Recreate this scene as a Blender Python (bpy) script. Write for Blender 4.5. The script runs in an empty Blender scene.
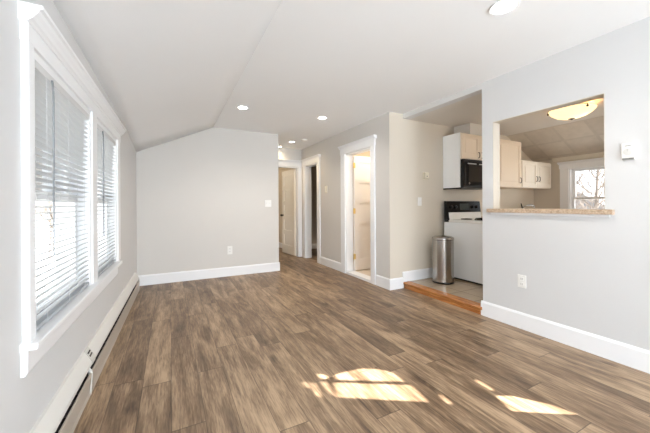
import bpy, bmesh, math, random
from mathutils import Vector, Matrix
random.seed(7)
C = bpy.context.scene
COL = C.collection
PI = math.pi

# ------------------------------------------------------------------ camera, world, sun, exposure
CAM_H = 1.1596
TH, ROLL, FPX, V0 = .4778, -.0053, 298.65, 205.64
s_, c_ = math.sin(TH), math.cos(TH)
fwd = Vector((s_, c_, 0)); rgt = Vector((c_, -s_, 0)); up = Vector((0, 0, 1))
cx = rgt * math.cos(ROLL) + up * math.sin(ROLL)
cu = up * math.cos(ROLL) - rgt * math.sin(ROLL)
cd = bpy.data.cameras.new('camera'); cam = bpy.data.objects.new('camera', cd); COL.objects.link(cam)
m3 = Matrix((cx, cu, -fwd)).transposed()
cam.matrix_world = Matrix.Translation((0, 0, CAM_H)) @ m3.to_4x4()
cd.sensor_width = 36; cd.lens = FPX / 650 * 36
cd.shift_y = -(216.5 - V0) / 650
cd.clip_start = .03; cd.clip_end = 500
C.camera = cam

w = bpy.data.worlds.new('sky'); C.world = w; w.use_nodes = True
bg = w.node_tree.nodes['Background']
bg.inputs['Color'].default_value = (.86, .93, 1, 1); bg.inputs['Strength'].default_value = 1.4

SUN_TAN = .70
sd = bpy.data.lights.new('sun', 'SUN'); sun = bpy.data.objects.new('sun', sd); COL.objects.link(sun)
sd.energy = 32; sd.angle = math.radians(.53); sd.color = (1, .975, .94)
sun.rotation_euler = Vector((-.8, .6, -SUN_TAN)).to_track_quat('-Z', 'Y').to_euler()
sun.location = (6, -4, 8)

def area(name, loc, direction, sx, sy, power, color=(1, 1, 1), portal=False, spread=180):
    l = bpy.data.lights.new(name, 'AREA'); l.shape = 'RECTANGLE'; l.size = sx; l.size_y = sy
    l.energy = power; l.color = color; l.spread = math.radians(spread)
    o = bpy.data.objects.new(name, l); COL.objects.link(o); o.location = loc
    o.rotation_euler = Vector(direction).to_track_quat('-Z', 'Z').to_euler()
    if portal: l.cycles.is_portal = True
    return o
# added area light standing in for unseen windows behind the camera
area('rear_fill', (1.2, -5.45, 1.5), (0, 1, .12), 2.8, 1.6, 34, (.82, .91, 1))
# added upward light behind the camera, imitating a bounced flash
area('bounce_fill', (1.55, -3.7, .6), (-.16, .6, .85), 2.2, 2.2, 225, (.83, .92, 1))
# added side fill, as if from further left windows behind the camera
area('side_fill', (-.46, -2.6, 1.35), (1, .5, .15), 4.2, 1.2, 34, (.88, .945, 1))
# added kitchen fill, unseen behind the partition where no window is built
area('kitchen_fill', (5.0, .84, 1.45), (.05, 1, .05), 1.6, 1.0, 5, (1, .93, .84), spread=105)
# portals guide the sky through the left windows and the kitchen window
area('portal_near', (-.66, 2.115, 1.23), (1, -.0208, 0), .86, 1.12, 1, portal=True)
area('portal_far', (-.64, 3.16, 1.23), (1, -.0208, 0), .82, 1.12, 1, portal=True)
area('portal_kitchen', (6.32, 2.19, 1.38), (-1, 0, 0), .9, .76, 1, portal=True)

vs = C.view_settings
vs.view_transform = 'Standard'; vs.look = 'None'; vs.gamma = 1; vs.use_curve_mapping = False
vs.exposure = 0.53
C.display_settings.display_device = 'sRGB'
try:
    C.cycles.use_denoising = True
    C.cycles.max_bounces = 12; C.cycles.diffuse_bounces = 8; C.cycles.transparent_max_bounces = 16
    C.cycles.sample_clamp_indirect = 8
except Exception: pass

# ------------------------------------------------------------------ materials
def srgb(r, g, b):
    f = lambda x: (x/255/12.92) if x/255 <= .04045 else ((x/255+.055)/1.055)**2.4
    return (f(r), f(g), f(b), 1)
MATS = {}
def mat(name, col, rough=.5, metal=0., noise=0., nscale=8., bump=0., bscale=60., emit=None, spec=.5, stretch=None):
    if name in MATS: return MATS[name]
    m = bpy.data.materials.new(name); m.use_nodes = True; MATS[name] = m
    n, l = m.node_tree.nodes, m.node_tree.links
    b = n['Principled BSDF']
    b.inputs['Base Color'].default_value = col; b.inputs['Roughness'].default_value = rough
    b.inputs['Metallic'].default_value = metal
    b.inputs['Specular IOR Level'].default_value = spec
    tc = n.new('ShaderNodeTexCoord'); mp = n.new('ShaderNodeMapping')
    l.new(tc.outputs['Object'], mp.inputs['Vector'])
    if stretch: mp.inputs['Scale'].default_value = stretch
    if noise:
        t = n.new('ShaderNodeTexNoise'); t.inputs['Scale'].default_value = nscale; t.inputs['Detail'].default_value = 4
        l.new(mp.outputs[0], t.inputs['Vector'])
        r = n.new('ShaderNodeMapRange'); r.inputs[3].default_value = 1-noise; r.inputs[4].default_value = 1+noise
        l.new(t.outputs['Fac'], r.inputs[0])
        x = n.new('ShaderNodeMix'); x.data_type = 'RGBA'; x.blend_type = 'MULTIPLY'; x.inputs[0].default_value = 1
        x.inputs[6].default_value = col
        l.new(r.outputs[0], x.inputs[7]); l.new(x.outputs[2], b.inputs['Base Color'])
    if bump:
        t = n.new('ShaderNodeTexNoise'); t.inputs['Scale'].default_value = bscale; t.inputs['Detail'].default_value = 3
        l.new(mp.outputs[0], t.inputs['Vector'])
        bp = n.new('ShaderNodeBump'); bp.inputs['Strength'].default_value = bump; bp.inputs['Distance'].default_value = .004
        l.new(t.outputs['Fac'], bp.inputs['Height']); l.new(bp.outputs[0], b.inputs['Normal'])
    if emit:
        b.inputs['Emission Color'].default_value = emit[0]; b.inputs['Emission Strength'].default_value = emit[1]
    return m

M_WALL = mat('wall_paint', (.65, .63, .60, 1), .75, noise=.015, nscale=3, bump=.08, bscale=90)
M_WALL_WARM = mat('wall_paint_warm_lit', (.66, .60, .51, 1), .75, noise=.015, nscale=3, bump=.08, bscale=90)  # same wall paint, with warm kitchen light put into the colour
M_WALL_COOL = mat('wall_paint_cool_lit', (.645, .645, .645, 1), .75, noise=.015, nscale=3, bump=.08, bscale=90)  # same wall paint, with cool daylight put into the colour
M_CEIL = mat('ceiling_paint', (.875, .885, .89, 1), .85, noise=.02, nscale=1.5, bump=.1, bscale=40)
M_TRIM = mat('trim_paint', (.85, .86, .875, 1), .35)
M_BLIND = mat('blind_vinyl', (.63, .635, .635, 1), .4)
M_DOOR = mat('door_paint', (.82, .80, .76, 1), .4)
M_HEAT = mat('heater_enamel', (.70, .685, .65, 1), .4, noise=.03, nscale=5)
M_HEATF = mat('heater_front', (.46, .41, .35, 1), .45, noise=.04, nscale=5)
M_DARK = mat('dark_void', (.03, .027, .025, 1), .6)
M_BLACK = mat('black_enamel', (.008, .008, .009, 1), .16, spec=.3)
M_BLKPL = mat('black_plastic', (.012, .012, .012, 1), .4, spec=.3)
M_WHITE = mat('appliance_white', (.90, .92, .93, 1), .25)
M_STEEL = mat('brushed_steel', (.44, .42, .40, 1), .24, 1., noise=.05, nscale=30, stretch=(8, 8, .3))
M_CHROME = mat('chrome', (.75, .75, .75, 1), .12, 1.)
M_BRASS = mat('brass', (.80, .58, .22, 1), .3, .9)
M_BRONZE = mat('dark_bronze', (.05, .038, .03, 1), .35, .8)
M_CREAM = mat('cabinet_cream', (.86, .74, .60, 1), .42, noise=.03, nscale=6, stretch=(6, 6, .6))
M_CREAM2 = mat('cabinet_ivory', (.87, .80, .70, 1), .42, noise=.03, nscale=6, stretch=(6, 6, .6))
M_PLATE = mat('plastic_plate', (.82, .81, .78, 1), .35)
M_IVORY = mat('ivory_plastic', (.80, .74, .60, 1), .4)
M_LENS = mat('lamp_lens', (1, .97, .9, 1), .5, emit=((1, .95, .85, 1), 9))
M_GLOW = mat('lamp_glass', (.95, .82, .6, 1), .35, emit=((1, .76, .42, 1), .85), noise=.12, nscale=9)
M_SNOW = mat('pale_ground', (.55, .55, .54, 1), .9, noise=.2, nscale=.3)
M_BARK = mat('bark', (.17, .14, .12, 1), .9, noise=.2)
M_SIDE = mat('pale_siding', (.42, .44, .46, 1), .8)
M_ROOF = mat('grey_roof', (.16, .16, .17, 1), .9, noise=.15)
M_TRIMB = mat('outside_rail', (.35, .36, .37, 1), .7)
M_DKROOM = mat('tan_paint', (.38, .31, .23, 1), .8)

def glass_mat():
    m = bpy.data.materials.new('window_glass'); m.use_nodes = True
    n, l = m.node_tree.nodes, m.node_tree.links; n.remove(n['Principled BSDF'])
    t = n.new('ShaderNodeBsdfTransparent'); t.inputs[0].default_value = (.97, .985, .98, 1)
    g = n.new('ShaderNodeBsdfGlossy'); g.inputs['Roughness'].default_value = .02
    fr = n.new('ShaderNodeFresnel'); fr.inputs[0].default_value = 1.15
    x = n.new('ShaderNodeMixShader')
    l.new(fr.outputs[0], x.inputs[0]); l.new(t.outputs[0], x.inputs[1]); l.new(g.outputs[0], x.inputs[2])
    l.new(x.outputs[0], n['Material Output'].inputs[0]); return m
M_GLASS = glass_mat()

def floor_mat():
    m = bpy.data.materials.new('laminate_planks'); m.use_nodes = True
    n, l = m.node_tree.nodes, m.node_tree.links; b = n['Principled BSDF']
    tc = n.new('ShaderNodeTexCoord'); sep = n.new('ShaderNodeSeparateXYZ'); l.new(tc.outputs['Object'], sep.inputs[0])
    def math_(op, a, bb=None, c=None):
        q = n.new('ShaderNodeMath'); q.operation = op
        for i, v in enumerate((a, bb, c)):
            if v is None: continue
            if isinstance(v, (int, float)): q.inputs[i].default_value = v
            else: l.new(v, q.inputs[i])
        return q.outputs[0]
    PW, PL = .165, 1.22
    col = math_('DIVIDE', sep.outputs[0], PW); ci = math_('FLOOR', col); cf = math_('FRACT', col)
    wn = n.new('ShaderNodeTexWhiteNoise'); wn.noise_dimensions = '1D'; l.new(ci, wn.inputs['W'])
    row = math_('ADD', math_('DIVIDE', sep.outputs[1], PL), wn.outputs['Value']); ri = math_('FLOOR', row); rf = math_('FRACT', row)
    cmb = n.new('ShaderNodeCombineXYZ'); l.new(ci, cmb.inputs[0]); l.new(ri, cmb.inputs[1])
    pr = n.new('ShaderNodeTexWhiteNoise'); pr.noise_dimensions = '2D'; l.new(cmb.outputs[0], pr.inputs['Vector'])
    # grain coordinates: stretched along the plank, shifted per plank
    gv = n.new('ShaderNodeCombineXYZ')
    l.new(sep.outputs[0], gv.inputs[0]); l.new(math_('MULTIPLY', sep.outputs[1], .045), gv.inputs[1]); l.new(math_('MULTIPLY', pr.outputs['Value'], 37.), gv.inputs[2])
    g1 = n.new('ShaderNodeTexNoise'); g1.inputs['Scale'].default_value = 88; g1.inputs['Detail'].default_value = 6; g1.inputs['Roughness'].default_value = .62; g1.inputs['Distortion'].default_value = .35
    l.new(gv.outputs[0], g1.inputs['Vector'])
    gv2 = n.new('ShaderNodeCombineXYZ')
    l.new(sep.outputs[0], gv2.inputs[0]); l.new(math_('MULTIPLY', sep.outputs[1], .17), gv2.inputs[1]); l.new(math_('MULTIPLY', pr.outputs['Value'], 91.), gv2.inputs[2])
    g2 = n.new('ShaderNodeTexNoise'); g2.inputs['Scale'].default_value = 11; g2.inputs['Detail'].default_value = 4; g2.inputs['Distortion'].default_value = .9
    l.new(gv2.outputs[0], g2.inputs['Vector'])
    # cathedral figure: rings stretched along the plank
    wv = n.new('ShaderNodeTexNoise'); wv.inputs['Scale'].default_value = 4.2; wv.inputs['Detail'].default_value = 2; wv.inputs['Distortion'].default_value = .6
    l.new(gv2.outputs[0], wv.inputs['Vector'])
    rings = math_('PINGPONG', math_('MULTIPLY', wv.outputs['Fac'], 9.), 1.)
    t = math_('ADD', math_('MULTIPLY', g1.outputs['Fac'], .42), math_('MULTIPLY', g2.outputs['Fac'], .52))
    t = math_('ADD', t, math_('MULTIPLY', rings, .12))
    t = math_('ADD', t, math_('MULTIPLY', math_('SUBTRACT', pr.outputs['Value'], .5), .15))
    g3v = n.new('ShaderNodeCombineXYZ'); l.new(sep.outputs[0], g3v.inputs[0]); l.new(math_('MULTIPLY', sep.outputs[1], .09), g3v.inputs[1]); l.new(math_('MULTIPLY', pr.outputs['Value'], 53.), g3v.inputs[2])
    g3 = n.new('ShaderNodeTexNoise'); g3.inputs['Scale'].default_value = 140; g3.inputs['Detail'].default_value = 3; g3.inputs['Distortion'].default_value = .5
    l.new(g3v.outputs[0], g3.inputs['Vector'])
    t = math_('ADD', t, math_('MULTIPLY', math_('SUBTRACT', g3.outputs['Fac'], .5), .36))
    kv = n.new('ShaderNodeCombineXYZ'); l.new(math_('MULTIPLY', sep.outputs[0], 1.), kv.inputs[0]); l.new(math_('MULTIPLY', sep.outputs[1], .45), kv.inputs[1]); l.new(math_('MULTIPLY', pr.outputs['Value'], 11.), kv.inputs[2])
    kw = n.new('ShaderNodeTexNoise'); kw.inputs['Scale'].default_value = 22; kw.inputs['Detail'].default_value = 2; l.new(kv.outputs[0], kw.inputs['Vector'])
    ks = n.new('ShaderNodeVectorMath'); ks.operation = 'MULTIPLY_ADD'; l.new(kw.outputs['Color'], ks.inputs[0]); ks.inputs[1].default_value = (.05, .05, 0); l.new(kv.outputs[0], ks.inputs[2])
    vo = n.new('ShaderNodeTexVoronoi'); vo.inputs['Scale'].default_value = 3.4; l.new(ks.outputs[0], vo.inputs['Vector'])
    kr = n.new('ShaderNodeMapRange'); l.new(vo.outputs['Distance'], kr.inputs[0]); kr.inputs[1].default_value = .03; kr.inputs[2].default_value = .13; kr.inputs[3].default_value = .16; kr.inputs[4].default_value = 0.
    t = math_('SUBTRACT', t, kr.outputs[0])
    cr = n.new('ShaderNodeValToRGB'); l.new(t, cr.inputs[0])
    e = cr.color_ramp.elements
    e[0].position = .31; e[0].color = (.072, .040, .021, 1)
    e[1].position = .72; e[1].color = (.45, .315, .198, 1)
    q = e.new(.465); q.color = (.176, .111, .064, 1)
    q = e.new(.56); q.color = (.258, .172, .104, 1)
    # seams
    ex = math_('MULTIPLY', math_('MINIMUM', cf, math_('SUBTRACT', 1., cf)), PW)
    ey = math_('MULTIPLY', math_('MINIMUM', rf, math_('SUBTRACT', 1., rf)), PL)
    ed = math_('MINIMUM', math_('MULTIPLY', ex, 1.6), ey)
    sm = n.new('ShaderNodeMapRange'); l.new(ed, sm.inputs[0]); sm.inputs[1].default_value = .0008; sm.inputs[2].default_value = .0038; sm.inputs[3].default_value = .34; sm.inputs[4].default_value = 1
    mx = n.new('ShaderNodeMix'); mx.data_type = 'RGBA'; mx.blend_type = 'MULTIPLY'; mx.inputs[0].default_value = 1
    l.new(cr.outputs[0], mx.inputs[6]); l.new(sm.outputs[0], mx.inputs[7]); l.new(mx.outputs[2], b.inputs['Base Color'])
    rr = n.new('ShaderNodeMapRange'); l.new(g1.outputs['Fac'], rr.inputs[0]); rr.inputs[3].default_value = .34; rr.inputs[4].default_value = .52
    l.new(rr.outputs[0], b.inputs['Roughness'])
    bp = n.new('ShaderNodeBump'); bp.inputs['Strength'].default_value = .05; bp.inputs['Distance'].default_value = .003
    l.new(t, bp.inputs['Height']); l.new(bp.outputs[0], b.inputs['Normal'])
    return m
M_FLOOR = floor_mat()

def tile_mat(name, size, c1, c2, grout, rough, gw=.012, off=(0, 0)):
    m = bpy.data.materials.new(name); m.use_nodes = True
    n, l = m.node_tree.nodes, m.node_tree.links; b = n['Principled BSDF']
    tc = n.new('ShaderNodeTexCoord'); mp = n.new('ShaderNodeMapping'); l.new(tc.outputs['Object'], mp.inputs[0])
    mp.inputs['Location'].default_value = (off[0], off[1], 0)
    br = n.new('ShaderNodeTexBrick'); l.new(mp.outputs[0], br.inputs[0])
    br.offset = 0; br.inputs['Scale'].default_value = 1/size; br.inputs['Brick Width'].default_value = 1; br.inputs['Row Height'].default_value = 1
    br.inputs['Mortar Size'].default_value = gw; br.inputs['Color1'].default_value = c1; br.inputs['Color2'].default_value = c2; br.inputs['Mortar'].default_value = grout
    ns = n.new('ShaderNodeTexNoise'); ns.inputs['Scale'].default_value = 9; ns.inputs['Detail'].default_value = 5; l.new(tc.outputs['Object'], ns.inputs[0])
    r = n.new('ShaderNodeMapRange'); l.new(ns.outputs['Fac'], r.inputs[0]); r.inputs[3].default_value = .86; r.inputs[4].default_value = 1.14
    mx = n.new('ShaderNodeMix'); mx.data_type = 'RGBA'; mx.blend_type = 'MULTIPLY'; mx.inputs[0].default_value = 1
    l.new(br.outputs[0], mx.inputs[6]); l.new(r.outputs[0], mx.inputs[7]); l.new(mx.outputs[2], b.inputs['Base Color'])
    b.inputs['Roughness'].default_value = rough
    return m
M_TILE = tile_mat('beige_floor_tile', .33, (.40, .305, .205, 1), (.36, .275, .185, 1), (.20, .15, .10, 1), .2, .014, (.1, .12))
M_BTILE = tile_mat('pale_bath_tile', .2, (.66, .58, .48, 1), (.60, .52, .43, 1), (.5, .44, .37, 1), .3)
M_LIGHT_RECTS = tile_mat('slope_light_rects', .42, (.645, .585, .505, 1), (.57, .51, .44, 1), (.55, .495, .425, 1), .7, .05)  # lighter rectangles paint window light reflected onto the slope

def wood_mat(name, c1, c2, rough, axis_scale):
    m = bpy.data.materials.new(name); m.use_nodes = True
    n, l = m.node_tree.nodes, m.node_tree.links; b = n['Principled BSDF']
    tc = n.new('ShaderNodeTexCoord'); mp = n.new('ShaderNodeMapping'); l.new(tc.outputs['Object'], mp.inputs[0]); mp.inputs['Scale'].default_value = axis_scale
    ns = n.new('ShaderNodeTexNoise'); ns.inputs['Scale'].default_value = 14; ns.inputs['Detail'].default_value = 5; ns.inputs['Distortion'].default_value = .8; l.new(mp.outputs[0], ns.inputs[0])
    cr = n.new('ShaderNodeValToRGB'); l.new(ns.outputs['Fac'], cr.inputs[0])
    cr.color_ramp.elements[0].position = .32; cr.color_ramp.elements[0].color = c1
    cr.color_ramp.elements[1].position = .7; cr.color_ramp.elements[1].color = c2
    l.new(cr.outputs[0], b.inputs['Base Color']); b.inputs['Roughness'].default_value = rough
    return m
M_OAK = wood_mat('honey_oak', (.28, .095, .025, 1), (.58, .25, .075, 1), .22, (4, .35, 4))
M_STONE = wood_mat('speckled_laminate', (.36, .24, .15, 1), (.66, .52, .38, 1), .3, (5, 5, 5))

# ------------------------------------------------------------------ mesh builder
class MB:
    def __init__(s): s.bm = bmesh.new()
    def box(s, x0, x1, y0, y1, z0, z1, bev=0):
        b = bmesh.new()
        bmesh.ops.create_cube(b, size=1)
        for v in b.verts:
            v.co = Vector(((x0+x1)/2+v.co.x*(x1-x0), (y0+y1)/2+v.co.y*(y1-y0), (z0+z1)/2+v.co.z*(z1-z0)))
        if bev: bmesh.ops.bevel(b, geom=b.edges[:], offset=bev, segments=2, affect='EDGES', profile=.7)
        s._add(b); return s
    def _add(s, b, M=None):
        me = bpy.data.meshes.new('tmp'); b.to_mesh(me); b.free()
        if M is not None: me.transform(M)
        s.bm.from_mesh(me); bpy.data.meshes.remove(me)
    def quad(s, *pts):
        s.bm.faces.new([s.bm.verts.new(p) for p in pts]); return s
    def prism(s, prof, axis, a0, a1):
        """profile of 2-D points swept along an axis: axis 'y': (x,z) profile; 'x': (y,z); 'z': (x,y)"""
        f = {'y': lambda p, a: (p[0], a, p[1]), 'x': lambda p, a: (a, p[0], p[1]), 'z': lambda p, a: (p[0], p[1], a)}[axis]
        v0 = [s.bm.verts.new(f(p, a0)) for p in prof]; v1 = [s.bm.verts.new(f(p, a1)) for p in prof]
        n = len(prof)
        for i in range(n): s.bm.faces.new((v0[i], v0[(i+1) % n], v1[(i+1) % n], v1[i]))
        s.bm.faces.new(v0[::-1]); s.bm.faces.new(v1); return s
    def lathe(s, prof, c=(0, 0, 0), seg=32, axis='z'):
        rows = []
        for r, z in prof:
            row = []
            for k in range(seg):
                a = 2*PI*k/seg
                p = Vector((max(r, 1e-4)*math.cos(a), max(r, 1e-4)*math.sin(a), z))
                if axis == 'x': p = Vector((p.z, p.x, p.y))
                if axis == 'y': p = Vector((p.x, p.z, p.y))
                row.append(s.bm.verts.new(Vector(c)+p))
            rows.append(row)
        for a, b in zip(rows, rows[1:]):
            for k in range(seg): s.bm.faces.new((a[k], a[(k+1) % seg], b[(k+1) % seg], b[k]))
        s.bm.faces.new(rows[0][::-1]); s.bm.faces.new(rows[-1]); return s
    def tube(s, pts, r, seg=10):
        pts = [Vector(p) for p in pts]; rows = []
        rs = r if isinstance(r, (list, tuple)) else [r]*len(pts)
        for i, p in enumerate(pts):
            d = (pts[min(i+1, len(pts)-1)]-pts[max(i-1, 0)]).normalized()
            a = d.orthogonal().normalized() if i == 0 else (prev - d*prev.dot(d)).normalized()
            prev = a; b = d.cross(a)
            rows.append([s.bm.verts.new(p+(a*math.cos(2*PI*k/seg)+b*math.sin(2*PI*k/seg))*rs[i]) for k in range(seg)])
        for a, b in zip(rows, rows[1:]):
            for k in range(seg): s.bm.faces.new((a[k], a[(k+1) % seg], b[(k+1) % seg], b[k]))
        s.bm.faces.new(rows[0][::-1]); s.bm.faces.new(rows[-1]); return s
    def build(s, name, m, parent=None, smooth=False, M=None):
        bmesh.ops.recalc_face_normals(s.bm, faces=s.bm.faces[:])
        me = bpy.data.meshes.new(name); s.bm.to_mesh(me); s.bm.free()
        if M is not None: me.transform(M)
        me.materials.append(m)
        if smooth:
            me.polygons.foreach_set('use_smooth', [True]*len(me.polygons))
            try: me.set_sharp_from_angle(angle=math.radians(35))
            except Exception: pass
        o = bpy.data.objects.new(name, me); COL.objects.link(o)
        if parent: o.parent = parent
        return o
def tag(o, label=None, cat=None, group=None, kind=None):
    if label: o['label'] = label
    if cat: o['category'] = cat
    if group: o['group'] = group
    if kind: o['kind'] = kind
    return o
def empty(name, loc=(0, 0, 0), label=None, cat=None, group=None, kind=None, rz=0):
    o = bpy.data.objects.new(name, None); COL.objects.link(o); o.location = loc; o.rotation_euler = (0, 0, rz); o.empty_display_size = .1
    return tag(o, label, cat, group, kind)
def struct(o, label, cat): return tag(o, label, cat, kind='structure')
def copy_tree(o, parent=None):
    c = o.copy(); COL.objects.link(c)
    if parent: c.parent = parent
    for ch in list(o.children): copy_tree(ch, c)
    return c

# ------------------------------------------------------------------ main dimensions
H = 2.44
XR, XR2 = 2.914, 3.022           # partition wall faces
YE = 2.027                       # end of the partition
XH = 2.665                       # hall wall
YK = 3.222                       # kitchen rear wall face
YB = 5.133; XBE = 1.722          # rear wall of the living room, its right end
YF = 6.30                        # end of hall
XK = 6.15                        # kitchen outer wall
ZK, KC = .085, 2.378             # kitchen floor, kitchen ceiling
YREAR = -5.6
XB = .626                        # where the ceiling bends
LA = math.atan(.0208); LO = (-.545, 0, 0)   # left wall: local x = out of wall, y = along it
def left(o): o.location = LO; o.rotation_euler = (0, 0, -LA); return o
def lw(y, off=0): return -.545+.0208*y+off

# ------------------------------------------------------------------ floors
f = MB().box(-.9, XR+.02, YREAR-.2, YB+2.0, -.15, 0).box(XR+.02, 3.6, 4.0, 9.6, -.15, 0).box(1.2, XR+.02, YB+2, 9.6, -.15, 0)
struct(f.build('floor', M_FLOOR), 'brown wood-look laminate plank floor of the living room and hall', 'floor')
f = MB().box(XR+.07, XK, .8, YK, -.05, ZK)
struct(f.build('floor_kitchen', M_TILE), 'beige ceramic tile floor of the raised kitchen', 'floor')
f = MB().box(XH+.005, 4.9, YK+.12, 4.95, -.05, .033)
struct(f.build('floor_bathroom', M_BTILE), 'pale tile floor seen through the bathroom doorway', 'floor')
# oak step edge
p = [(XR-.012, .0), (XR-.012, .052), (XR-.024, .058), (XR-.028, .074), (XR-.020, .086), (XR+.075, .0885), (XR+.075, .0)]
struct(MB().prism(p, 'y', YE, YK-.016).build('trim_1', M_OAK), 'honey oak step edge between laminate floor and kitchen tile', 'step')

# ------------------------------------------------------------------ walls
def wall_x(name, x0, x1, ya, yb, z0, z1, holes, m, label):
    """wall standing along y, holes (ya, yb, za, zb)"""
    b = MB(); ys = sorted({ya, yb, *[h[0] for h in holes], *[h[1] for h in holes]})
    for a, c in zip(ys, ys[1:]):
        hs = sorted([(h[2], h[3]) for h in holes if h[0] <= a+1e-6 and h[1] >= c-1e-6]); z = z0
        for p, q in hs:
            if p > z: b.box(x0, x1, a, c, z, p)
            z = q
        if z < z1: b.box(x0, x1, a, c, z, z1)
    return struct(b.build(name, m), label, 'wall')
def wall_y(name, y0, y1, xa, xb, z0, z1, holes, m, label):
    b = MB(); xs = sorted({xa, xb, *[h[0] for h in holes], *[h[1] for h in holes]})
    for a, c in zip(xs, xs[1:]):
        hs = sorted([(h[2], h[3]) for h in holes if h[0] <= a+1e-6 and h[1] >= c-1e-6]); z = z0
        for p, q in hs:
            if p > z: b.box(a, c, y0, y1, z, p)
            z = q
        if z < z1: b.box(a, c, y0, y1, z, z1)
    return struct(b.build(name, m), label, 'wall')

W1 = (1.635, 2.51); W2 = (2.68, 3.46); WZ = (.632, 1.785)
left(wall_x('wall_left', -.16, 0, YREAR-.1, YB+.3, 0, 2.45, [(*W1, *WZ), (*W2, *WZ)], M_WALL_COOL, 'pale grey knee wall holding the two blind-covered windows'))
wall_y('wall_back', YB, YB+.12, -.7, XBE, 0, H+.1, [], M_WALL, 'pale greige end wall under the sloping ceiling')
wall_x('wall_hall_left', XBE-.12, XBE, YB+.12, YF, 0, H+.1, [], M_WALL, 'hall side wall hidden behind the living room end wall')
# partition with the pass-through, and the sun window just out of the picture
OP = (1.03, 1.91, 1.082, 2.0)
SW = (-.14, .55, .70, 2.06)
wall_x('wall_right', XR, XR2, YREAR, YE, 0, H+.1, [OP, SW], M_WALL_COOL, 'pale grey partition wall with the kitchen pass-through opening')
BD = (3.64, 4.37, 0, 2.035); D2 = (5.47, 6.07, 0, 2.035)
wall_x('wall_hall', XH, XH+.13, YK+.003, YF, 0, H+.1, [BD, D2], M_WALL, 'greige hall wall with two white-cased doorways')
struct(MB().box(XH+.13, XK+.15, YK, YK+.12, 0, H+.1).box(XH, XH+.13, YK, YK+.003, 0, H+.1).build('wall_kitchen_back', M_WALL_WARM), 'kitchen wall behind the stove and cabinets, toned beige for warm light', 'wall')
KW = (1.72, 2.66, .98, 1.785)
wall_x('wall_kitchen_right', XK, XK+.15, .68, YK, 0, 2.2, [KW], M_WALL_WARM, 'low kitchen outer wall with the far window')
wall_y('wall_kitchen_front', .68, .8, XR2, XK, 0, H+.1, [], M_WALL, 'kitchen side wall behind the partition')
D1 = (1.78, 2.588, 0, 2.035)
wall_y('wall_hall_end', YF, YF+.12, XBE-.12, XH+.13, 0, H+.1, [D1], M_WALL, 'hall end wall above the open panel door')
RWN = (.1, 2.4, .75, 2.1)
wall_y('wall_rear', YREAR-.12, YREAR, -.8, XR2, 0, H+.1, [RWN], M_WALL_COOL, 'living room wall with the front window opposite the end wall')
# rooms glimpsed through the doorways
struct(MB().box(2.72, 2.79, YF+.12, 9.4, 0, H).box(.9, 2.79, 9.4, 9.5, 0, H).box(.8, .9, YF+.12, 9.5, 0, H).build('wall_bedroom', mat('bedroom_paint', (.66, .58, .46, 1), .8)), 'warm beige wall of the room behind the open hall door', 'wall')
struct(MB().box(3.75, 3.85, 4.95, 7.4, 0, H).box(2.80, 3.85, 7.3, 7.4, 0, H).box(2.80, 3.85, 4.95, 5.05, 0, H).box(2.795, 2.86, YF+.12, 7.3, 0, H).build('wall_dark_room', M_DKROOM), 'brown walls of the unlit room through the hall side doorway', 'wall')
struct(MB().box(4.9, 5.0, YK+.12, 4.95, 0, H).box(XH+.13, 5.0, 4.85, 4.949, 0, H).build('wall_bathroom', mat('bath_paint', (.72, .60, .46, 1), .7)), 'warm lit bathroom wall behind the white open door', 'wall')

# ------------------------------------------------------------------ ceilings
KN = [(YREAR-.1, 2.23), (1.0, 2.195), (2.0, 2.172), (3.2, 2.13), (4.2, 2.075), (4.7, 2.02), (YB+.02, 1.95)]
b = MB(); N = 8
def slope_pt(y, zk, t):
    x0 = lw(y)-.03; x = x0+(XB-x0)*t
    zl = zk-.012+(H-zk+.012)*t
    return (x, y, zl)
rows = []
for y, zk in KN: rows.append([b.bm.verts.new(slope_pt(y, zk, i/N)) for i in range(N+1)])
for r0, r1 in zip(rows, rows[1:]):
    for i in range(len(r0)-1): b.bm.faces.new((r0[i], r0[i+1], r1[i+1], r1[i]))
o = b.build('ceiling_slope', M_CEIL, smooth=True)
sol = o.modifiers.new('thick', 'SOLIDIFY'); sol.thickness = .08; sol.offset = 1
struct(o, 'white sloping ceiling above the left windows', 'ceiling')
struct(MB().box(XB, XR, YREAR-.12, YB+.12, H, H+.12).box(XBE-.12, XH+.13, YB+.12, YF+.12, H, H+.12).box(.8, 2.79, YF+.12, 9.5, H, H+.12).box(XH+.13, 3.85, 4.95, 7.4, H, H+.12)
       .box(XR-.2, XH+.14, YK, YB, H, H+.12).build('ceiling', M_CEIL), 'flat white living room and hall ceiling with recessed lights', 'ceiling')
struct(MB().box(XR, XR2, YE, YK, KC, H+.12).build('trim_2', M_WALL_COOL), 'pale dropped edge where the living room ceiling meets the kitchen', 'ceiling edge')
XS = 5.3
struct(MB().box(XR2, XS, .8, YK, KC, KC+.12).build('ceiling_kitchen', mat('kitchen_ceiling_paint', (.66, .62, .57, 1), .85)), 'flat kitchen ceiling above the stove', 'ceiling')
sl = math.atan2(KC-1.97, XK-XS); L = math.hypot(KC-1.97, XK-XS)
o = MB().box(0, L+.1, .8, YK, 0, .08).build('ceiling_kitchen_slope', M_LIGHT_RECTS); o.location = (XS, 0, KC); o.rotation_euler = (0, sl, 0)
struct(o, 'beige sloping kitchen ceiling with painted light rectangles seen through the pass-through', 'ceiling')
struct(MB().box(XH+.13, 4.9, YK+.12, 4.95, 2.3, 2.42).build('ceiling_bathroom', M_CEIL), 'bathroom ceiling lit warm yellow', 'ceiling')
struct(MB().box(3.95, 4.30, 2.94, YK, 2.206, KC).build('trim_3', M_WALL), 'boxed duct between kitchen ceiling and the microwave cabinet', 'soffit')

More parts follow.
